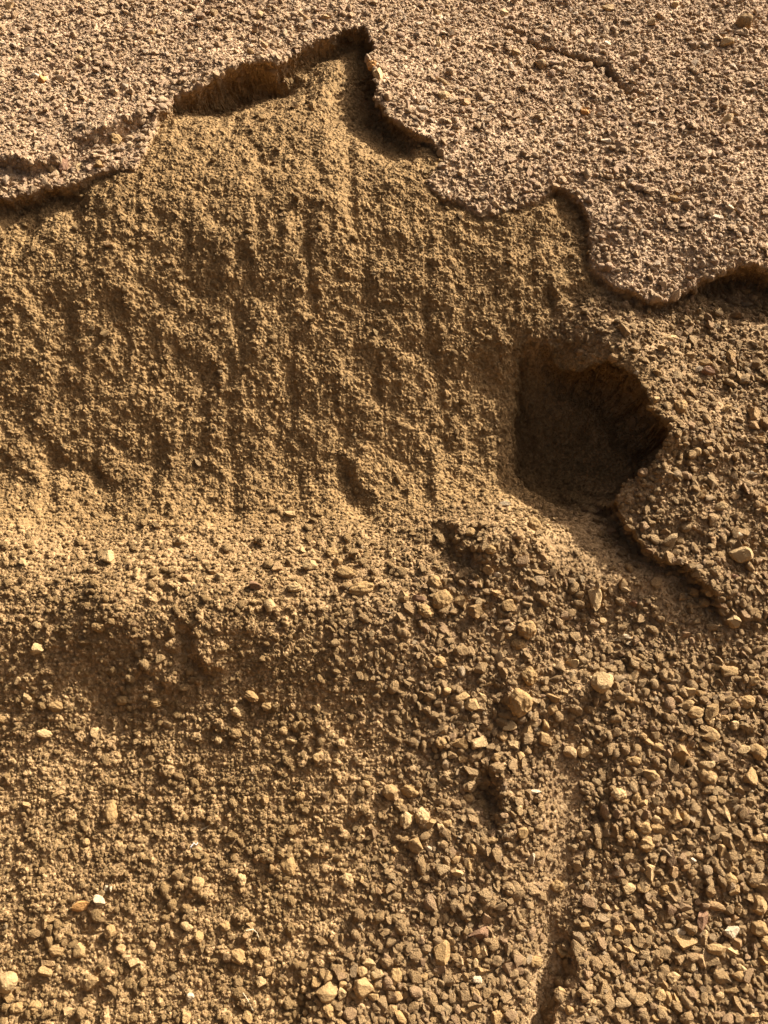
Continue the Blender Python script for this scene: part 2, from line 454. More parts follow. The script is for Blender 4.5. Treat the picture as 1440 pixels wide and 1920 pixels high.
def stone_material(name, instanced, clean=1.0):
    """Crushed stone with a coat of soil dust; tone (0..1) chooses the rock, weathered its dustiness."""
    m, nt, b = nodes(name)
    tc = mk(nt, 'ShaderNodeTexCoord')
    n1 = mk(nt, 'ShaderNodeTexNoise', noise_dimensions='4D', i_Scale=(2.2 if instanced else 70.0), i_Detail=5.0, i_Roughness=0.65)
    n2 = mk(nt, 'ShaderNodeTexNoise', noise_dimensions='4D', i_Scale=(9.0 if instanced else 260.0), i_Detail=3.0, i_Roughness=0.7)
    oi = mk(nt, 'ShaderNodeObjectInfo')
    tint = mk(nt, 'ShaderNodeAttribute', attribute_name='tint', attribute_type='INSTANCER').outputs['Color'] if instanced else oi.outputs['Color']
    mul = mk(nt, 'ShaderNodeMath', operation='MULTIPLY', i_1=40.0); nt.links.new(oi.outputs['Random'], mul.inputs[0])
    for n in (n1, n2):
        nt.links.new(tc.outputs['Object'], n.inputs['Vector']); nt.links.new(mul.outputs[0], n.inputs['W'])
    var = ramp(nt, n1.outputs[0], [(0.3, (0.74, 0.72, 0.70)), (0.5, (1, 1, 1)), (0.7, (1.2, 1.2, 1.2))])
    c0 = mix(nt, 0.85, tint, var, 'MULTIPLY')
    dustf = ramp(nt, n2.outputs[0], [(0.38, (0.25 * clean,) * 3), (0.60, (0.85 * clean,) * 3)])
    n3 = mk(nt, 'ShaderNodeTexNoise', i_Scale=(30.0 if instanced else 700.0), i_Detail=3.0, i_Roughness=0.8)
    nt.links.new(tc.outputs['Object'], n3.inputs['Vector'])
    c0 = mix(nt, 0.8, c0, ramp(nt, n3.outputs[0], [(0.35, (0.72, 0.70, 0.68)), (0.65, (1.25, 1.25, 1.25))]), 'MULTIPLY')
    dust = mk(nt, 'ShaderNodeAttribute', attribute_name='dust', attribute_type='INSTANCER').outputs['Color'] if instanced else SOIL
    c1 = mix(nt, dustf, c0, dust)
    nt.links.new(c1, b.inputs['Base Color'])
    bp = mk(nt, 'ShaderNodeBump', i_Strength=(0.7 if instanced else 0.9), i_Distance=(0.08 if instanced else 0.005))
    nt.links.new(n2.outputs[0], bp.inputs['Height']); nt.links.new(bp.outputs[0], b.inputs['Normal'])
    return m

M_SOIL = soil_material()
M_STONE = stone_material('dusty stone', False)
M_CLEAN = stone_material('bare stone', False, 0.35)
M_GRAVEL = stone_material('dusty gravel', True)
M_STRAW, nt_, b_ = nodes('dry straw')
tc_ = mk(nt_, 'ShaderNodeTexCoord'); ns_ = mk(nt_, 'ShaderNodeTexNoise', i_Scale=300.0)
nt_.links.new(tc_.outputs['Object'], ns_.inputs['Vector'])
nt_.links.new(ramp(nt_, ns_.outputs[0], [(0.3, (0.45, 0.34, 0.18)), (0.7, (0.72, 0.60, 0.38))]), b_.inputs['Base Color'])
b_.inputs['Roughness'].default_value = 0.6
M_FLUFF, nt_, b_ = nodes('pale fibre')
b_.inputs['Base Color'].default_value = (0.62, 0.58, 0.52, 1)

# ------------------------------------------------------------------ the bank itself
idx = np.arange(nv * nu).reshape(nv, nu)
quads = np.stack([idx[:-1, :-1], idx[1:, :-1], idx[1:, 1:], idx[:-1, 1:]], -1).reshape(-1, 4)
me = new_mesh('ground', P.reshape(-1, 3), quads)
put(me, 'weathered', 'POINT', 'FLOAT', (0.85 * crust + 0.25 * coarse + 0.12 * cloddy).astype(np.float32))
me.materials.append(M_SOIL)
ground = bpy.data.objects.new('ground', me)
col.objects.link(ground)
ground['kind'] = 'structure'

gx = np.gradient(P, axis=1); gy = np.gradient(P, axis=0)
NRM = np.cross(gx, -gy)
NRM /= np.linalg.norm(NRM, axis=2, keepdims=True) + 1e-12
# smoother normals for laying stones
AREA = np.linalg.norm(np.cross(gx, gy), axis=2)
AREA /= np.abs(np.gradient(Tt, axis=0) * np.gradient(S, axis=1)) + 1e-12
AREA = np.clip(blur(AREA, 2), 1, 7)
NS = blur(NRM, 4); NS /= np.linalg.norm(NS, axis=2, keepdims=True) + 1e-12
PU, PV, PZ = project(P.reshape(-1, 3))
PU = PU.reshape(nv, nu).astype(np.float32); PV = PV.reshape(nv, nu).astype(np.float32); PZ = PZ.reshape(nv, nu)


# ------------------------------------------------------------------ stone shapes
def ico(sub):
    f = (1 + 5 ** .5) / 2
    v = [(-1, f, 0), (1, f, 0), (-1, -f, 0), (1, -f, 0), (0, -1, f), (0, 1, f), (0, -1, -f), (0, 1, -f), (f, 0, -1), (f, 0, 1), (-f, 0, -1), (-f, 0, 1)]
    v = [np.array(p) / np.linalg.norm(p) for p in v]
    fa = [(0, 11, 5), (0, 5, 1), (0, 1, 7), (0, 7, 10), (0, 10, 11), (1, 5, 9), (5, 11, 4), (11, 10, 2), (10, 7, 6), (7, 1, 8), (3, 9, 4), (3, 4, 2), (3, 2, 6), (3, 6, 8), (3, 8, 9), (4, 9, 5), (2, 4, 11), (6, 2, 10), (8, 6, 7), (9, 8, 1)]
    for _ in range(sub):
        mid = {}; nf = []
        def m(a, b):
            k = (min(a, b), max(a, b))
            if k not in mid:
                p = v[a] + v[b]; v.append(p / np.linalg.norm(p)); mid[k] = len(v) - 1
            return mid[k]
        for a, b, c_ in fa:
            x, y, z = m(a, b), m(b, c_), m(c_, a)
            nf += [(a, x, z), (b, y, x), (c_, z, y), (x, y, z)]
        fa = nf
    return np.array(v), np.array(fa)

ICO = {k: ico(k) for k in (1, 2, 3)}

def noise3(v, seed, freq):
    r = np.random.default_rng(seed)
    o = np.zeros(len(v))
    for _ in range(10):
        d = r.normal(size=3); d /= np.linalg.norm(d)
        o += np.sin(v @ d * freq * r.uniform(.6, 1.5) + r.uniform(0, 6.28))
    return o / 4.5

def rock(kind, seed, sub):
    """Unit-size rock: s angular, r rounded, f flat chip, c crumbly clod."""
    r = np.random.default_rng(seed)
    v, f = ICO[sub]
    v = v.copy()
    if kind == 'c':
        v *= (1 + 0.16 * noise3(v, seed, 2.2) + 0.13 * noise3(v, seed + 1, 5) + 0.09 * noise3(v, seed + 2, 11))[:, None]
    else:
        n = {'s': 9, 'r': 9, 'f': 10}[kind]
        lo, hi = {'s': (.40, .72), 'r': (.66, .9), 'f': (.42, .75)}[kind]
        for _ in range(n):
            d = r.normal(size=3); d /= np.linalg.norm(d)
            k = r.uniform(lo, hi)
            e = v @ d - k
            v -= np.where(e > 0, e, 0)[:, None] * d
        v *= (1 + 0.10 * noise3(v, seed, 3) + 0.05 * noise3(v, seed + 1, 7))[:, None]
    v -= (v.max(0) + v.min(0)) / 2
    v /= (v.max(0) - v.min(0))
    return v, f


# ------------------------------------------------------------------ loose gravel too plentiful to count
protos = bpy.data.collections.new('gravel shapes')
for i, (kd, sq) in enumerate([('s', 0), ('s', 1), ('s', 2), ('r', 3), ('s', 4), ('r', 5), ('f', 6), ('f', 7), ('c', 8), ('c', 9), ('c', 10), ('c', 11), ('s', 12), ('s', 13), ('f', 14), ('s', 15), ('r', 16), ('c', 17), ('c', 18), ('s', 19)]):
    v, f = rock(kd, 400 + sq * 7, 2)
    m_ = new_mesh('grain_shape', v, f)
    m_.materials.append(M_GRAVEL)
    ob = bpy.data.objects.new('grain_%02d' % i, m_)
    protos.objects.link(ob)

TINTS = {'t': (0.43, 0.275, 0.122), 'o': (0.38, 0.232, 0.092), 'b': (0.30, 0.180, 0.076), 'w': (0.50, 0.39, 0.24), 'y': (0.48, 0.33, 0.155),
         'p': (0.41, 0.248, 0.130), 'd': (0.215, 0.115, 0.065), 'g': (0.39, 0.272, 0.150)}


def frame_from(n, ang):
    """Orthonormal frames with z = n and x turned by ang from the level direction."""
    x = np.cross(np.array([0, 1.0, 0.2]), n); x /= np.linalg.norm(x, axis=-1, keepdims=True) + 1e-9
    y = np.cross(n, x)
    ca = np.cos(ang)[..., None]; sa = np.sin(ang)[..., None]
    return x * ca + y * sa, -x * sa + y * ca, n


def eulers(x, y, z):
    """XYZ Euler angles of matrices whose columns are x, y, z."""
    ry = -np.arcsin(np.clip(x[:, 2], -1, 1))
    rx = np.arctan2(y[:, 2], z[:, 2])
    rz = np.arctan2(x[:, 1], x[:, 0])
    return np.stack([rx, ry, rz], 1)


UF = lambda u: np.interp(u, US, np.arange(nu)); VF = lambda v: np.interp(v, VS, np.arange(nv))
M4 = np.stack([crust, face, coarse, cloddy, fine, scree], -1).astype(np.float32)

def scatter(name, label, count, dmin, dmax, power, zone_w, walls, sink, seed):
    r = np.random.default_rng(seed)
    mult = {True: 260, 'scree': 40}.get(walls, 9)
    u = r.uniform(-330, 1770, count * mult); v = r.uniform(-260, 2150, count * mult)
    fi, fj = VF(v), UF(u)
    m = bil(M4, fi, fj)
    k = np.interp(v, VS, kk)
    w = (k / 0.0018) ** 2 * np.clip(m[:, :4] @ np.array(zone_w[:4]), 0, None) * (1 - (1 - zone_w[4]) * m[:, 4])
    w *= np.maximum(bil(AREA, fi, fj) ** 1.1, 1) / 1.25
    if walls == 'scree':
        w = (k / 0.0018) ** 2 * m[:, 5] ** 2 * 1.2
    elif walls:
        w = np.clip(bil(AREA, fi, fj) - 1.7, 0, 3) * (np.abs(u - 720) < 800) * 0.3
    # clusters
    s_ = (u - 720) * k; t_ = np.interp(v, VS, tt)
    w *= 0.4 * np.clip(0.75 + 1.3 * fbm(s_ * 5, t_ * 5, seed, 3), 0.12, 2)
    w *= np.where((u > -60) & (u < 1500) & (v > -60) & (v < 1980), 1, 0.6)
    ok = np.nonzero(r.uniform(0, 1, len(u)) < w)[0][:count]
    fi, fj, m = fi[ok], fj[ok], m[ok]
    n = len(ok)
    p = bil(P, fi, fj); nn = bil(NS, fi, fj)
    d = dmin * (1 - r.uniform(0, 1, n) * (1 - (dmin / dmax) ** power)) ** (-1 / power)
    d *= 1 - 0.25 * m[:, 1] + 0.12 * m[:, 2]
    nn = nn + r.normal(size=(n, 3)) * 0.28; nn /= np.linalg.norm(nn, axis=1, keepdims=True)
    x, y, z = frame_from(nn, r.uniform(0, 6.28, n))
    sc = np.stack([d * r.uniform(.95, 1.45, n), d * r.uniform(.75, 1.05, n), d * r.uniform(.5, .9, n)], 1)
    qu, qv, qz = project(p)
    free = ~TAKEN[np.clip((qv + 200).astype(int), 0, 2399), np.clip((qu + 200).astype(int), 0, 1899)] | (d < 0.004) | (qz < 0)
    p, nn, d, m, x, y, z, sc = (q[free] for q in (p, nn, d, m, x, y, z, sc)); n = len(p)
    p = p + nn * (sc[:, 2] * (0.5 - sink) - 0.0004)[:, None]
    cl = r.uniform(0, 1, n) < (0.7 * (walls is True) + 0.80 * m[:, 3] + 0.60 * m[:, 1] + 0.12 * m[:, 2] + 0.12 * m[:, 0])
    idx_ = np.where(cl, r.choice([8, 9, 10, 11, 17, 18], n), r.choice([0, 1, 2, 3, 4, 5, 6, 7, 12, 13, 14, 15, 16, 19], n))
    # rock colours: mostly soil-coated, some fresh pale chips, a few dark
    base = np.array([TINTS['t'], TINTS['o'], TINTS['b'], TINTS['p'], TINTS['g'], TINTS['y'], TINTS['w'], TINTS['d']])
    pr_c = np.array([.40, .32, .10, .07, .04, .05, .01, .01]); pr_g = np.array([.34, .10, .06, .24, .07, .12, .05, .02])
    wz = np.clip(m[:, 0] + 0.22 * m[:, 2], 0, 1)[:, None]
    pr = pr_c * (1 - wz) + pr_g * wz
    ch = (r.uniform(0, 1, n)[:, None] > np.cumsum(pr / pr.sum(1, keepdims=True), 1)).sum(1).clip(0, 7)
    ch = np.where(cl, np.where(r.uniform(0, 1, n) < .6, 1, np.where(r.uniform(0, 1, n) < .6, 0, 2)), ch)
    tint = base[ch] * r.uniform(.82, 1.18, n)[:, None]
    tint = tint * (1 + wz * np.array([.50, .52, .66]))
    me = bpy.data.meshes.new(name)
    me.vertices.add(n); me.vertices.foreach_set('co', p.astype(np.float32).ravel())
    put(me, 'turn', 'POINT', 'FLOAT_VECTOR', eulers(x, y, z).astype(np.float32))
    put(me, 'size', 'POINT', 'FLOAT_VECTOR', sc.astype(np.float32))
    put(me, 'shape', 'POINT', 'INT', idx_.astype(np.int32))
    dust = np.array(SOIL) * 1.08 * (1 - wz) + np.array(GRAV) * 1.1 * wz
    put(me, 'dust', 'POINT', 'FLOAT_COLOR', np.concatenate([dust, np.ones((n, 1))], 1).astype(np.float32))
    put(me, 'tint', 'POINT', 'FLOAT_COLOR', np.concatenate([tint, np.ones((n, 1))], 1).astype(np.float32))
    ob = bpy.data.objects.new(name, me)
    col.objects.link(ob)
    ob['kind'] = 'stuff'; ob['label'] = label; ob['category'] = 'gravel'
    ng = bpy.data.node_groups.new('scatter', 'GeometryNodeTree')
    ng.interface.new_socket('Geometry', in_out='INPUT', socket_type='NodeSocketGeometry')
    ng.interface.new_socket('Geometry', in_out='OUTPUT', socket_type='NodeSocketGeometry')
    gi = ng.nodes.new('NodeGroupInput'); go = ng.nodes.new('NodeGroupOutput')
    iop = ng.nodes.new('GeometryNodeInstanceOnPoints')
    ci = ng.nodes.new('GeometryNodeCollectionInfo')
    ci.inputs['Collection'].default_value = protos
    ci.inputs['Separate Children'].default_value = True; ci.inputs['Reset Children'].default_value = True
    def na(nm, typ):
        a = ng.nodes.new('GeometryNodeInputNamedAttribute'); a.data_type = typ; a.inputs[0].default_value = nm
        return a.outputs[0]
    e2r = ng.nodes.new('FunctionNodeEulerToRotation')
    L = ng.links.new
    L(na('turn', 'FLOAT_VECTOR'), e2r.inputs[0])
    L(gi.outputs[0], iop.inputs['Points']); L(ci.outputs[0], iop.inputs['Instance'])
    iop.inputs['Pick Instance'].default_value = True
    L(na('shape', 'INT'), iop.inputs['Instance Index'])
    L(e2r.outputs[0], iop.inputs['Rotation']); L(na('size', 'FLOAT_VECTOR'), iop.inputs['Scale'])
    L(iop.outputs[0], go.inputs[0])
    md = ob.modifiers.new('scatter', 'NODES'); md.node_group = ng
    return ob

# ------------------------------------------------------------------ single stones, clods and straws, each where it lies on the bank
# photo place x y, width height (photo pixels), turn in degrees, kind (s angular, r rounded, f flat, c clod), rock tint | own label | short reference
STONES = """
1388 1041 42 30 5 r y|big pale tan rounded stone lying alone on fine soil beside the stepped bank|the lone pale stone
829 1786 32 46 0 f o|broad upright ochre slab facing outward beside the deep shadow of a reddish slab|the upright ochre slab
897 1744 40 30 -8 s d|dark reddish purple slab jutting out and throwing a deep shadow|the reddish slab
615 1860 40 32 8 r t|largest rounded tan stone at the foot, with a dark hole at its lower side|the stone over the hole
682 1852 38 32 12 r t|big blunt tan stone beside the rounded stone over the dark hole|the blunt stone
17 1842 34 34 0 r y|big pale round stone with white patches at the lower left edge of the photo|the pale round stone
174 1842 27 26 0 s t|heart-shaped tan stone with its point downward among brown crumbs|the heart-shaped stone
186 1690 24 18 -25 s w|bright yellowish white stone beside an orange tan stone, dark gap between them|the bright white stone
154 1697 30 18 12 s n|orange tan stone just left of a bright white stone|the orange tan stone
151 1782 22 24 0 r t|round tan stone with a paler lower face, below the orange tan stone|the round two-tone stone
1282 1764 42 28 10 s t|large tan wedge of stone pointing left among loose gravel|the tan wedge
1335 1700 44 18 -12 f p|long flat reddish tan slab lying level over a dark gap|the long level slab
1317 1727 22 34 0 s d|dark pinkish brown block standing under the long level slab|the dark standing block
1317 1757 16 32 -8 s y|narrow pale upright stone at the foot of the dark standing block|the narrow pale stone
1422 1696 28 36 0 r t|tall rounded tan stone with a rough pitted face near the right edge|the pitted round stone
1256 1832 32 22 -20 s y|pale yellow stone capping a small heap of tan stones|the yellow cap stone
1129 1280 40 36 25 r y|large domed clod-like stone with a pale upper corner, fine soil around it|the domed stone
975 1317 45 50 0 c o|large square crumbly soil block with a dark gap along its left side|the crumbly block
992 1267 28 34 0 c o|tall ochre clod sitting directly above the large crumbly block|the tall ochre clod
1275 1417 34 42 0 s b|large brown square-cornered block among small gravel|the brown block
1329 1377 36 26 -20 s t|large tan block tilted down to the right below a cluster of round stones|the tilted block
1301 1336 30 22 0 r t|plump round tan stone at the centre of a cluster of stones|the plump round stone
732 1485 28 26 0 r t|smooth round tan cobble among soil clods|the smooth cobble
1217 1454 32 24 15 s t|large tan stone overhanging a small dark notch beside the sandy gully|the stone over the notch
1210 1581 30 28 0 c t|blocky pale clod among loose gravel beside the sandy gully|the blocky clod
1221 1637 24 30 25 s y|faceted pale yellow stone standing out from brown gravel|the faceted yellow stone
997 1610 18 18 20 s w|bright white angular chip at the edge of the sandy gully|the white chip in the gully
1004 1485 24 8 -5 f w|thin whitish sliver lying level above the sandy gully|the white sliver
1116 1125 22 40 8 s y|tall pale stone standing on end with a long shadow on its left|the tall pale stone
1375 1164 25 25 -15 s y|angular yellowish stone with a sharp dark shadow on fine soil|the angular yellow stone
827 1125 40 30 30 c o|broad ochre clod below the crumbly knoll|the broad ochre clod
677 1105 46 26 10 c o|wide ochre clod overhanging a dark gap on the sunlit shelf|the overhanging clod
507 1135 20 24 0 r y|pale yellow rounded stone at the edge of the sunlit shelf|the pale stone on the shelf edge
479 1099 24 16 -25 s d|dark purplish stone lying on the sunlit shelf|the purplish stone
580 1060 26 20 20 s y|cream stone with a dark underside on the sunlit shelf|the cream shelf stone
69 1215 26 20 20 s y|pale yellow stone set in the shaded lower bank|the pale stone in the lower bank
50 1310 16 20 -15 s y|small pale yellow stone standing in brown crumbs below the lower bank|the yellow stone below the lower bank
84 1376 28 16 -15 r y|oblong pale tan stone lying on brown crumbs|the oblong stone
945 946 22 11 5 f w|cream flat stone perched on the knoll below the dark hollow|the cream stone on the knoll
971 1003 18 20 0 r p|round pinkish stone with a shadowed lower side on the crumbly knoll|the pink stone on the knoll
1190 791 13 22 0 f p|flat pinkish stone stuck in the right lip of the dark hollow|the pink stone in the lip
1327 696 22 18 10 s d|purple brown stone beside a white chip above the gravelly mound|the purple brown stone
1364 223 24 15 30 f y|bright yellow flake lying on the weathered upper gravel|the bright yellow flake
1362 80 24 18 0 s y|lumpy pale yellow stone near the top edge, dark hollow beneath it|the lumpy yellow stone
1395 45 27 28 -20 r b|dull brown round stone half buried near the top right corner|the dull round stone
1096 212 16 18 -30 s n|small orange stone in the weathered gravel below the curved crack|the orange stone
942 26 20 14 20 s y|pale yellow block beside a dark gap at the top edge|the yellow block at the top
119 310 20 24 15 s d|dark reddish stone standing in the left ledge|the dark red ledge stone
67 144 15 13 -30 r w|pale oval stone touching an orange pink one on the upper left slope|the pale oval stone
80 151 14 14 0 s n|orange pink stone touching a pale oval one on the upper left slope|the orange pink stone
551 200 16 14 10 s p|pinkish stone on the soil just under the shaded overhang|the pink stone under the overhang
710 140 18 24 15 s y|pale yellow stone in the crust edge right of the shaded notch|the yellow notch stone
217 264 22 24 0 c o|ochre clod hanging in the broken left ledge|the ledge clod
1412 777 26 22 40 s t|tilted tan stone on the gravelly mound near the right edge|the tilted mound stone
1275 762 24 26 0 c o|ochre clod on top of the gravelly mound right of the dark hollow|the mound clod
370 1660 26 28 0 c t|rough tan clod above a dark pocket in the lower soil|the rough clod
540 1622 26 40 15 c o|long ochre clod like a small ridge in the lower soil|the ridge clod
207 1522 26 40 0 c o|tall brown clod in crumbs on the lower left slope|the tall brown clod
871 192 22 16 0 s p|reddish tan stone in weathered gravel right of the shaded notch|the reddish crust stone
1355 1597 17 26 0 s t|upright tan stone with a small white stone at its left|the upright tan stone
881 998 17 17 0 r o
919 1030 20 17 0 c o
1019 1045 18 16 0 f p
814 1092 26 26 30 c o
797 1146 30 24 -15 c o
786 1122 24 13 0 f d
757 1120 22 20 0 s t
891 1146 28 24 -30 s b
955 1135 24 22 0 s b
865 1127 24 20 -30 s t
930 1112 20 14 0 s t
1002 985 22 26 0 c o
932 1077 14 8 0 f w
977 1154 9 8 0 s w
899 1095 16 18 0 s y
916 1068 20 16 -20 s t
987 1180 34 34 0 c b
952 1192 20 14 0 s t
1387 1005 17 13 0 r w
1339 1016 14 20 0 s p
1129 1165 15 14 0 r y
1392 1162 8 14 0 s y
1329 1112 16 15 0 r y
1318 1130 22 20 0 c b
1174 1194 15 10 -25 f w
1245 997 14 12 0 s p
1290 1139 9 7 0 s w
1377 1082 14 8 0 f d
1255 1170 18 8 8 f b
1187 1132 15 12 0 s d
865 1306 26 18 30 s t
884 1322 26 22 0 s t
905 1307 26 10 -38 f y
851 1330 17 14 0 r t
837 1295 17 16 0 r t
822 1293 10 16 0 s y
891 1340 10 8 0 s w
954 1359 26 18 10 s y
941 1381 20 22 0 r b
865 1392 27 18 -8 s o
897 1392 30 22 8 s y
962 1397 25 14 -8 s y
987 1370 26 18 30 s t
929 1421 19 16 0 r b
869 1422 18 12 12 r t
1020 1387 30 24 -25 s b
1032 1332 24 17 28 s t
1036 1310 26 14 -15 s b
1022 1360 14 22 0 s o
1069 1410 24 20 0 s g
916 1282 20 10 0 f t
1075 1245 24 18 20 s y
1060 1297 13 9 -25 f y
972 1207 28 20 0 c o
820 1240 28 22 -15 c o
975 1418 18 16 0 s t
917 1362 16 14 0 s b
827 1392 20 20 0 c b
1082 1240 16 12 0 s y
1229 1287 22 12 -32 s p
1224 1300 18 10 -30 s p
1291 1296 24 17 -30 s t
1312 1302 15 13 -15 r t
1289 1322 24 16 20 r t
1335 1335 22 30 -15 s t
1329 1350 18 18 0 s y
1355 1347 20 14 25 s t
1320 1399 26 18 -10 s t
1280 1380 14 16 0 s t
1377 1360 19 16 0 r y
1392 1407 24 17 -10 s y
1422 1410 26 30 20 r b
1416 1432 9 14 -15 s w
1365 1260 30 24 -10 s t
1341 1250 20 13 -15 r y
1411 1275 24 22 0 c t
1400 1317 34 24 0 c o
1270 1312 16 14 0 s p
1232 1400 20 14 0 r o
1216 1391 20 12 -30 s t
1205 1380 14 12 0 r b
1187 1427 26 18 -10 c o
1095 1410 26 20 10 s y
1180 1312 18 12 -10 r o
1147 1320 12 9 30 s w
1240 1307 13 10 0 r y
1375 1322 20 15 0 r b
1161 1295 15 10 0 s w
1325 1435 28 16 0 s y
1195 1255 18 10 -20 s p
770 1482 34 26 -15 c o
747 1505 17 14 0 r t
762 1536 26 30 0 c y
792 1530 26 28 0 c y
806 1545 24 18 0 s t
825 1550 15 13 -30 r y
839 1544 17 14 0 r t
816 1562 8 11 15 s w
780 1585 28 26 -10 s b
806 1591 18 9 -35 f w
739 1592 15 16 0 r t
879 1622 13 28 0 s o
856 1612 20 12 20 s b
857 1635 22 18 -20 s y
877 1496 20 18 0 c t
960 1607 8 8 0 r w
951 1650 11 10 0 s w
979 1562 22 20 -30 s o
922 1575 24 12 0 c t
885 1592 18 24 0 c t
971 1520 16 17 0 s y
1047 1662 26 20 0 c o
1027 1577 7 7 0 r w
1224 1472 12 9 10 s w
1160 1488 28 22 0 c y
1169 1500 20 11 0 r o
1192 1498 18 24 -15 c o
1205 1506 20 14 0 s o
1245 1506 12 11 0 s w
1265 1532 24 28 -35 s b
1247 1522 20 14 -15 s b
1284 1535 17 24 10 s t
1207 1552 26 24 -20 r o
1232 1555 20 26 20 s o
1182 1565 22 18 0 c o
1230 1536 20 14 -10 s g
1262 1572 17 15 -10 s t
1362 1527 14 28 30 s y
1352 1496 14 18 0 s t
1405 1455 26 30 0 s t
1325 1455 34 26 -25 c t
1402 1479 11 14 0 s t
1287 1485 13 13 0 r t
1316 1480 7 7 0 s w
1414 1571 26 13 -4 f t
1435 1570 16 20 0 r y
1405 1600 25 16 8 f t
1342 1591 9 14 10 r w
1296 1612 17 10 10 s w
1312 1605 15 12 0 r p
1287 1627 22 12 12 s p
1260 1635 20 20 -20 s p
1366 1646 30 22 -8 r o
1375 1670 20 20 0 s t
1392 1622 10 13 0 s w
1412 1656 24 18 -15 r o
1245 1670 28 22 0 c o
1207 1665 26 17 8 s b
1177 1665 26 18 10 s y
1170 1461 14 8 -10 f y
1177 1449 14 12 0 s y
1259 1616 10 9 0 r p
1371 1627 18 12 -10 s b
909 1776 15 30 -12 s y
892 1785 16 26 -15 s b
847 1764 14 14 0 s b
861 1804 18 18 -45 s g
924 1731 11 12 0 s w
906 1821 28 14 -5 s t
894 1837 17 15 0 r w
891 1806 12 17 0 s y
930 1909 20 28 0 s o
875 1890 24 16 10 s t
891 1861 14 20 20 s t
795 1830 15 15 0 r b
745 1867 19 17 0 s t
742 1832 26 32 0 c o
840 1855 10 15 0 s y
860 1874 13 13 0 s t
1052 1782 20 22 0 r o
1069 1790 14 14 0 r t
1002 1802 28 18 0 c o
1052 1857 20 11 0 s t
1067 1894 17 15 0 r o
812 1701 15 14 -20 s y
931 1882 14 16 20 s t
752 1907 18 26 20 s o
735 1895 18 22 -25 s t
817 1910 22 12 15 s t
837 1720 12 17 0 s y
1370 1746 28 22 -8 s w
1381 1766 17 24 15 r p
1342 1779 34 18 -4 r t
1420 1742 28 26 0 r b
1436 1766 22 26 15 r t
1314 1800 20 22 -20 s p
1372 1782 22 17 0 s y
1242 1846 28 16 -32 s b
1236 1865 22 18 10 s t
1250 1870 14 24 10 r o
1269 1874 14 20 -15 s o
1240 1890 18 10 -25 r t
1230 1909 19 14 0 s o
1182 1777 20 28 30 s t
1157 1744 20 20 0 r b
1180 1740 20 16 -35 s b
1156 1702 12 18 0 s y
1136 1700 14 14 0 s p
1369 1852 28 16 0 s t
1386 1830 26 18 -10 s b
1347 1867 20 14 20 r y
1394 1851 20 18 -20 s t
1300 1816 16 11 -10 s w
1237 1797 16 20 0 s o
1340 1824 16 20 0 s b
1410 1905 22 17 0 s t
1162 1890 16 18 0 s o
1174 1850 20 14 15 s g
1112 1877 26 16 20 c y
1186 1912 12 12 0 s w
1205 1876 16 12 -15 s y
1391 1817 20 13 -25 s y
1412 1805 11 12 0 r w
1430 1802 22 17 -20 s o
1095 1734 24 20 -20 s b
1190 1709 17 12 0 s t
1211 1774 19 10 0 f t
1375 1720 17 13 0 s p
1382 1707 15 14 20 s y
1275 1747 20 12 10 s w
206 1047 22 24 -20 s y
237 1060 9 10 0 s w
41 1054 18 12 -15 s y
295 985 14 12 0 s y
69 1171 13 12 -30 r y
79 1177 10 10 0 r y
171 1100 9 6 -10 f w
185 1175 24 20 0 c o
350 1085 20 14 0 s p
594 1049 18 8 -10 f g
612 1057 10 15 -10 r y
635 1055 17 16 0 r o
647 1074 38 20 -5 c o
520 1065 20 18 0 s p
616 1091 11 11 0 s w
552 1101 28 18 0 c y
567 1032 14 14 0 s y
431 975 11 9 -10 s w
622 1035 24 17 10 c o
605 1130 14 10 -20 s w
690 1067 12 11 0 s p
545 964 20 12 -15 s y
412 1082 17 14 0 s g
232 1314 26 18 0 c o
292 1316 22 18 0 c o
34 1277 14 14 0 s g
5 1350 14 12 0 r o
177 1371 14 18 -15 s y
252 1301 9 6 -20 s w
107 1324 28 20 0 c b
445 1335 26 18 -20 c y
492 1310 11 10 -30 r y
409 1386 18 16 0 c y
532 1370 17 16 0 c t
592 1420 15 17 -20 r t
557 1362 20 22 0 c o
545 1387 20 15 0 c y
639 1395 16 17 0 c y
500 1325 18 14 0 c o
472 1307 28 18 -25 c o
51 1510 17 14 10 s t
76 1527 13 10 15 s g
162 1579 14 13 0 r t
229 1506 12 11 0 s y
24 1651 8 7 0 r w
200 1665 9 10 -35 f w
207 1666 5 10 15 f w
124 1639 7 8 0 s w
107 1489 22 9 20 f t
172 1514 11 12 0 r y
120 1450 10 6 0 r w
457 1466 15 7 0 s w
416 1590 11 10 0 s w
586 1578 16 16 -15 s t
562 1493 17 17 0 c o
496 1499 15 20 0 r b
459 1500 11 15 0 r t
511 1630 13 16 -20 s t
454 1650 17 22 0 c y
480 1612 12 14 0 s p
450 1667 18 16 -25 s t
685 1471 20 14 0 r t
712 1496 14 11 -20 s y
647 1496 9 8 0 s w
679 1650 14 14 0 s t
650 1650 22 24 0 c y
710 1670 15 14 0 s p
207 1747 20 24 0 r o
250 1806 22 16 0 s y
286 1772 15 17 0 r g
227 1780 18 16 0 r t
67 1887 26 24 20 c o
32 1890 24 20 0 c o
87 1820 26 18 -10 s t
91 1807 24 11 -8 s p
349 1905 17 22 25 s t
356 1870 15 16 0 s w
350 1736 24 15 -20 r y
127 1895 20 14 0 s y
86 1732 13 16 10 s t
101 1721 26 11 35 s o
106 1745 22 16 -25 s t
47 1757 14 11 0 s y
105 1780 26 22 0 c b
15 1869 22 13 -20 s o
239 1877 12 12 0 r y
256 1877 11 11 0 r p
595 1842 22 18 0 s o
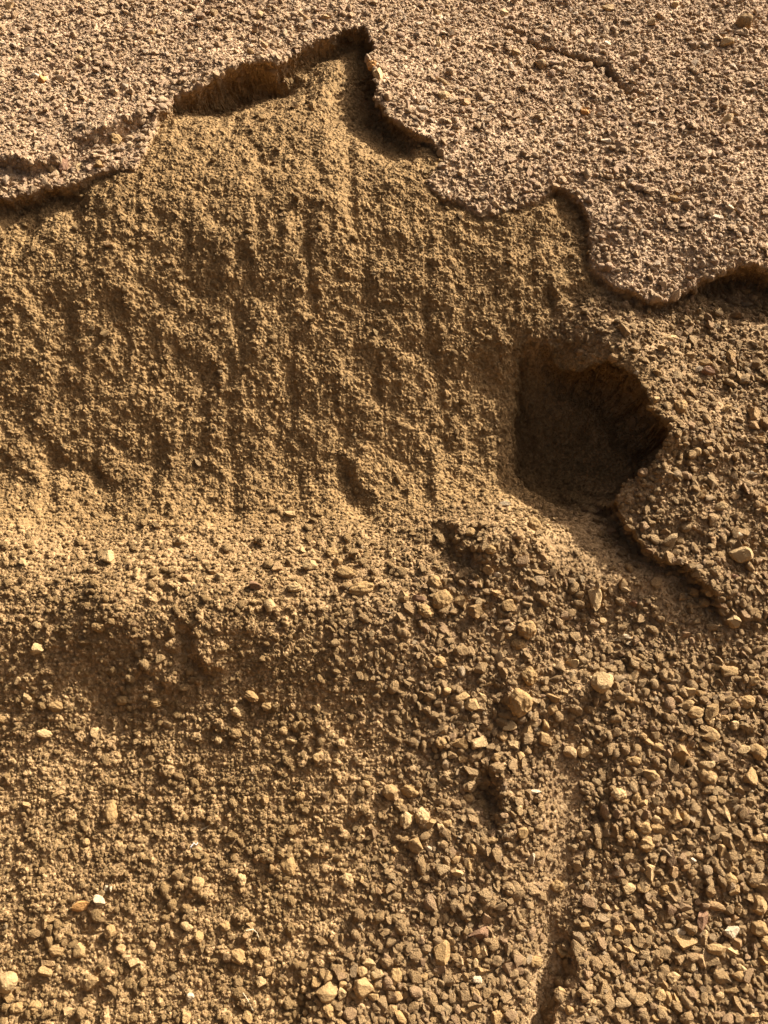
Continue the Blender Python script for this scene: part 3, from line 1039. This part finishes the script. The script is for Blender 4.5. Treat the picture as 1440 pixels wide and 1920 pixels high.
691 1805 27 13 -18 f y
677 1821 20 20 0 r t
706 1825 26 16 20 s y
642 1862 17 20 20 s y
702 1869 24 12 0 s t
705 1855 16 12 0 s t
615 1830 17 24 0 s t
612 1892 26 26 0 c o
490 1841 20 18 -15 s y
447 1792 30 24 -20 c o
472 1805 18 14 -20 c t
485 1811 15 15 0 s t
504 1822 12 17 0 s t
464 1905 22 24 20 f o
470 1734 17 10 -4 f t
372 1756 17 20 0 r o
422 1737 22 18 0 c o
462 1755 13 12 0 r p
581 1826 11 13 0 s w
642 1845 15 14 -15 s o
655 1870 10 20 -10 s p
687 1905 9 10 0 s w
496 1787 20 18 -20 c b
571 1855 14 13 0 c t
19 14 15 17 0 s y
149 110 14 12 0 r y
285 60 17 13 -10 s y
300 116 13 10 0 r w
155 160 12 8 0 s w
485 30 16 15 0 s y
401 25 15 14 0 s g
539 67 12 13 0 s w
470 99 17 12 -15 s o
495 87 12 18 20 s p
659 24 13 11 -20 s y
610 34 20 11 -25 s y
570 35 26 11 -35 s p
585 201 12 18 0 s t
696 142 9 10 0 s w
697 122 20 16 15 c n
491 222 13 17 0 s b
875 30 12 13 -20 s y
816 25 16 10 -20 s g
786 47 16 10 -15 s w
882 120 11 11 0 s w
959 126 11 16 15 r w
832 180 24 17 -10 c y
1010 122 22 18 0 s g
736 196 13 10 0 s y
967 100 19 16 -15 s g
900 94 12 12 0 s w
834 155 30 8 -30 f y
822 82 9 22 -8 s y
951 142 16 7 20 s w
1140 17 20 12 0 s y
1137 84 14 12 0 s w
1220 42 18 14 0 s y
1337 86 13 11 -25 s w
1337 65 12 11 0 s y
1187 49 13 12 0 s y
1222 234 21 9 -8 s w
1265 11 14 14 0 s y
1187 102 24 10 10 f g
100 319 18 12 -30 s y
147 315 9 20 -15 s y
184 310 17 14 0 s o
204 457 17 12 0 s p
187 377 14 10 0 s p
1135 266 18 9 -8 s w
1369 392 14 14 -20 s w
1342 407 26 9 -12 f w
1265 374 17 13 0 s o
1146 472 10 11 0 s y
1232 465 12 11 -20 s w
1287 247 13 8 10 s w
1310 694 17 11 25 f w
1322 679 28 11 5 s b
1369 669 17 22 -20 s b
1192 700 10 8 -10 f w
1232 700 18 13 -20 s o
1257 635 26 14 0 c y
1390 667 10 14 0 s y
1150 672 20 17 0 c p
1091 660 18 14 0 c p
1240 652 17 13 -15 s o
1292 667 15 13 0 s g
1410 560 17 16 0 c g
1360 766 19 14 10 s o
1305 847 18 16 0 r t
1330 845 14 15 0 r g
1292 861 13 10 0 s p
1350 950 24 15 20 r y
1407 886 20 10 -5 s w
1229 750 15 12 0 s y
1222 766 19 11 0 s o
1357 820 17 12 -10 s y
1315 927 16 18 -20 s t
1297 940 12 13 0 s y
1414 799 22 15 -25 s p
1376 932 18 12 -10 s p
1435 954 18 14 -15 s o
1424 825 20 15 0 r b
"""
LAND = [(1080, 800, 'the dark hollow'), (1130, 125, 'the curved crack'), (1025, 1860, 'the shaded slot'), (905, 1490, 'the dark pocket'),
        (440, 165, 'the shaded overhang'), (1400, 545, 'the dark undercut'), (60, 330, 'the broken ledge'), (370, 1230, 'the gash in the lower bank'), (848, 1020, 'the dark cleft')]
WORD = {'t': 'tan', 'o': 'ochre', 'b': 'brown', 'w': 'whitish', 'y': 'pale yellow', 'p': 'pinkish', 'd': 'dark reddish', 'g': 'greyish', 'n': 'orange'}
TINTS['n'] = (0.48, 0.24, 0.075)
NAME = {'s': ('stone', 'stone'), 'r': ('stone', 'stone'), 'f': ('stone_chip', 'stone'), 'c': ('soil_clod', 'clod')}


def size_word(w, h):
    d = math.sqrt(w * h)
    return 'tiny' if d < 11 else 'small' if d < 15.5 else 'medium' if d < 20 else 'large' if d < 26 else 'very large'


def shape_word(k, w, h):
    a = max(w, h) / min(w, h)
    if k == 'c':
        return 'crumbly clod'
    if k == 'f':
        return 'flat sliver' if a > 2 else 'flat chip'
    if a > 1.6:
        return ('upright ' if h > w else 'long ') + ('rounded stone' if k == 'r' else 'stone')
    return 'rounded stone' if k == 'r' else 'angular stone'


def where(x, y, ax, ay):
    d = math.degrees(math.atan2(ay - y, x - ax)) % 360
    return ['right of', 'above and right of', 'above', 'above and left of', 'left of', 'below and left of', 'below', 'below and right of'][int((d + 22.5) // 45) % 8]


FAR = [(70, 'close'), (125, 'a little way'), (200, 'some way'), (9999, 'far')]
rows = []
for ln in STONES.strip().splitlines():
    f = ln.split('|')
    q_ = f[0].split()
    rows.append([float(v) for v in q_[:5]] + q_[5:7] + [f[1] if len(f) > 1 else None, f[2] if len(f) > 2 else None])
for nm_ in ('stone', 'stone_chip', 'soil_clod'):               # no more than 300 of a kind as single things: the largest
    mine = sorted((r for r in rows if NAME[r[5]][0] == nm_ and not r[7]), key=lambda r: -r[2] * r[3])
    keep = 300 - sum(1 for r in rows if NAME[r[5]][0] == nm_ and r[7])

    for r in mine[keep:]:
        rows.remove(r)
anchors = [(r[0], r[1], r[8]) for r in rows if r[8]] + LAND
used = set(r[7] for r in rows if r[7])
todo = []
for r in rows:
    if not r[7]:
        ds = sorted((math.hypot(r[0] - a[0], r[1] - a[1]), i) for i, a in enumerate(anchors))
        todo.append((ds, r))
todo.sort(key=lambda k: k[0][0][0])
for ds, r in todo:
    base = '%s %s %s' % (size_word(r[2], r[3]), WORD[r[6]], shape_word(r[5], r[2], r[3]))
    cand = []
    for d, i in ds[:3]:
        a = anchors[i]
        cand.append('%s %s %s %s' % (base, next(t for lim, t in FAR if d < lim), where(r[0], r[1], a[0], a[1]), a[2]))
    cand += ['%s, %s %s' % (base, where(r[0], r[1], anchors[ds[0][1]][0], anchors[ds[0][1]][1]), anchors[ds[0][1]][2]) + ' and ' + '%s %s' % (where(r[0], r[1], anchors[i][0], anchors[i][1]), anchors[i][2]) for d, i in ds[1:5]]
    for cnd in cand:
        if cnd not in used and len(cnd.split()) <= 16:
            r[7] = cnd; break
    used.add(r[7])

fu, fv, fz = PU.ravel(), PV.ravel(), PZ.ravel()
inframe = np.nonzero((fu > -40) & (fu < 1480) & (fv > -40) & (fv < 1960))[0]
bu, bv, bz = fu[inframe], fv[inframe], fz[inframe]
order = np.argsort(bv); inframe = inframe[order]; bu = bu[order]; bv = bv[order]; bz = bz[order]
Pf = P.reshape(-1, 3); Nf = NS.reshape(-1, 3); cf = (crust + 0.3 * coarse).ravel()


def land(x, y):
    """The point of the bank that the photo shows at x, y, with its normal and distance."""
    lo, hi = np.searchsorted(bv, [y - 4, y + 4])
    d = (bu[lo:hi] - x) ** 2 + (bv[lo:hi] - y) ** 2
    k = np.nonzero(d < 14)[0]
    j = lo + (k[np.argmin(bz[lo:hi][k] + 0.003 * d[k])] if len(k) else int(np.argmin(d)))
    i = inframe[j]
    return Pf[i], Nf[i], fz[i], cf[i]


TAKEN = np.zeros((2400, 1900), bool)
for i, (x, y, w, h, rot, kd, tn, label, _) in enumerate(rows):
    r_ = 0.42 * math.sqrt(w * h) + 1.5
    yy, xx = np.ogrid[int(y - r_):int(y + r_) + 1, int(x - r_):int(x + r_) + 1]
    blk = (yy - y) ** 2 + (xx - x) ** 2 < r_ * r_
    sub = TAKEN[max(0, int(y - r_) + 200):int(y + r_) + 201, max(0, int(x - r_) + 200):int(x + r_) + 201]
    sub |= blk[:sub.shape[0], :sub.shape[1]]
    p, n, z, wth = land(x, y)
    view = (CAM - p) / np.linalg.norm(CAM - p)
    n = 0.5 * n + 0.5 * view + 0.12 * np.array([math.sin(i * 2.1), math.cos(i * 1.3), 0]); n /= np.linalg.norm(n)
    xa = X - (X @ n) * n; xa /= np.linalg.norm(xa)
    ya = np.cross(n, xa)
    ra = math.radians(rot)
    xa, ya = xa * math.cos(ra) + ya * math.sin(ra), ya * math.cos(ra) - xa * math.sin(ra)
    m = z / FPX * 1.08
    dp = min(w, h) * {'s': .85, 'r': .85, 'f': .6, 'c': .8}[kd]
    dp = max(dp, 6)
    v, f = rock(kd, 1000 + i, 3 if max(w, h) >= 18 else 2)
    v = v * (1 + 0.035 * noise3(v * 2, i, 9) + 0.02 * noise3(v * 2, i + 5, 17))[:, None]      # pitted, soil-crusted surface
    me = new_mesh(NAME[kd][0], v * np.array([w * m, h * m, dp * m]), f)
    me.materials.append(M_CLEAN if tn in 'wydn' else M_STONE)
    ob = bpy.data.objects.new(NAME[kd][0], me)
    col.objects.link(ob)
    c_ = p + n * dp * m * (0.22 if kd != 'c' else 0.14)
    R = Matrix((xa, ya, n)).transposed().to_4x4()
    R.translation = Vector(c_)
    ob.matrix_world = R
    t_ = (np.array(TINTS[tn]) * (1 if tn in 'wdn' else .65) + np.array(SOIL) * 1.25 * (0 if tn in 'wdn' else .35)) * (1 + wth * np.array([.42, .44, .55])) * (0.9 + 0.2 * ((i * 37) % 10) / 10)
    ob.color = (*t_, 1)
    ob['label'] = label; ob['category'] = NAME[kd][1]
    ob['group'] = {'soil_clod': 'clods of soil lying on the bank'}.get(NAME[kd][0], 'stones lying on the bank')


def straw(pts, rad, label, name='dry_straw', cat='straw', mat=None, lift=0.004):
    Q = []
    for x, y in pts:
        p, n, z, _ = land(x, y)
        Q.append(p + n * lift)
    Q = np.array(Q); k = 7
    vv = []
    for i in range(len(Q)):
        d = Q[min(i + 1, len(Q) - 1)] - Q[max(i - 1, 0)]; d /= np.linalg.norm(d)
        a = np.cross(d, N); a /= np.linalg.norm(a); b = np.cross(d, a)
        r = rad * (1 - 0.45 * i / (len(Q) - 1))
        vv += [Q[i] + r * (math.cos(j * 6.283 / k) * a + math.sin(j * 6.283 / k) * b) for j in range(k)]
    ff = [(i * k + j, i * k + (j + 1) % k, (i + 1) * k + (j + 1) % k, (i + 1) * k + j) for i in range(len(Q) - 1) for j in range(k)]
    o0 = np.array(vv).mean(0)
    me = new_mesh(name, np.array(vv) - o0, np.array(ff))
    me.materials.append(mat or M_STRAW)
    ob = bpy.data.objects.new(name, me); ob.location = o0
    col.objects.link(ob)
    ob['label'] = label; ob['category'] = cat
    return ob

straw([(378, 1557), (386, 1552), (394, 1547), (401, 1543)], .0013, 'short pale straw lying slanted on brown crumbs in the lower soil')
straw([(450, 1849), (458, 1862), (466, 1876), (475, 1892)], .0010, 'thin whitish straw running down beside a flat ochre chip at the foot')
straw([(463, 1745), (474, 1742), (483, 1748), (485, 1757)], .0011, 'small curved brown rootlet arching over soil crumbs', 'rootlet', 'root')
straw([(358, 1588), (363, 1581), (368, 1584), (372, 1579)], .0016, 'scrap of pale grey fibre caught on the lower soil', 'fibre_scrap', 'fibre', M_FLUFF)

# ------------------------------------------------------------------ the loose small stuff, kept clear of the single stones
# zones: crust, face, coarse, cloddy, fine(multiplier)
scatter('loose_gravel', 'loose gravel strewn over the whole bank', 42000, .0082, .028, 3.0, (1.3, .14, 1.1, .22, .08), None, .22, 5)
scatter('fine_gravel', 'fine grit and small chips between the stones', 90000, .0048, .0100, 2.4, (1.0, .85, .9, .75, .35), None, .30, 6)
scatter('scree', 'bigger loose stones heaped over the lower slope', 3800, .0105, .026, 3.0, (0, 0, 0, 0, 1), 'scree', .2, 15)
scatter('wall_rubble', 'broken clods and stones hanging in the walls of the hollow and the crust edges', 6000, .006, .030, 2.4, (0, 0, 0, 0, 1), True, .42, 12)
scatter('soil_crumbs', 'tiny soil crumbs and sand grains covering the bank', 110000, .0026, .0056, 2.0, (.8, 1.0, .75, .9, 1.0), None, .25, 8)
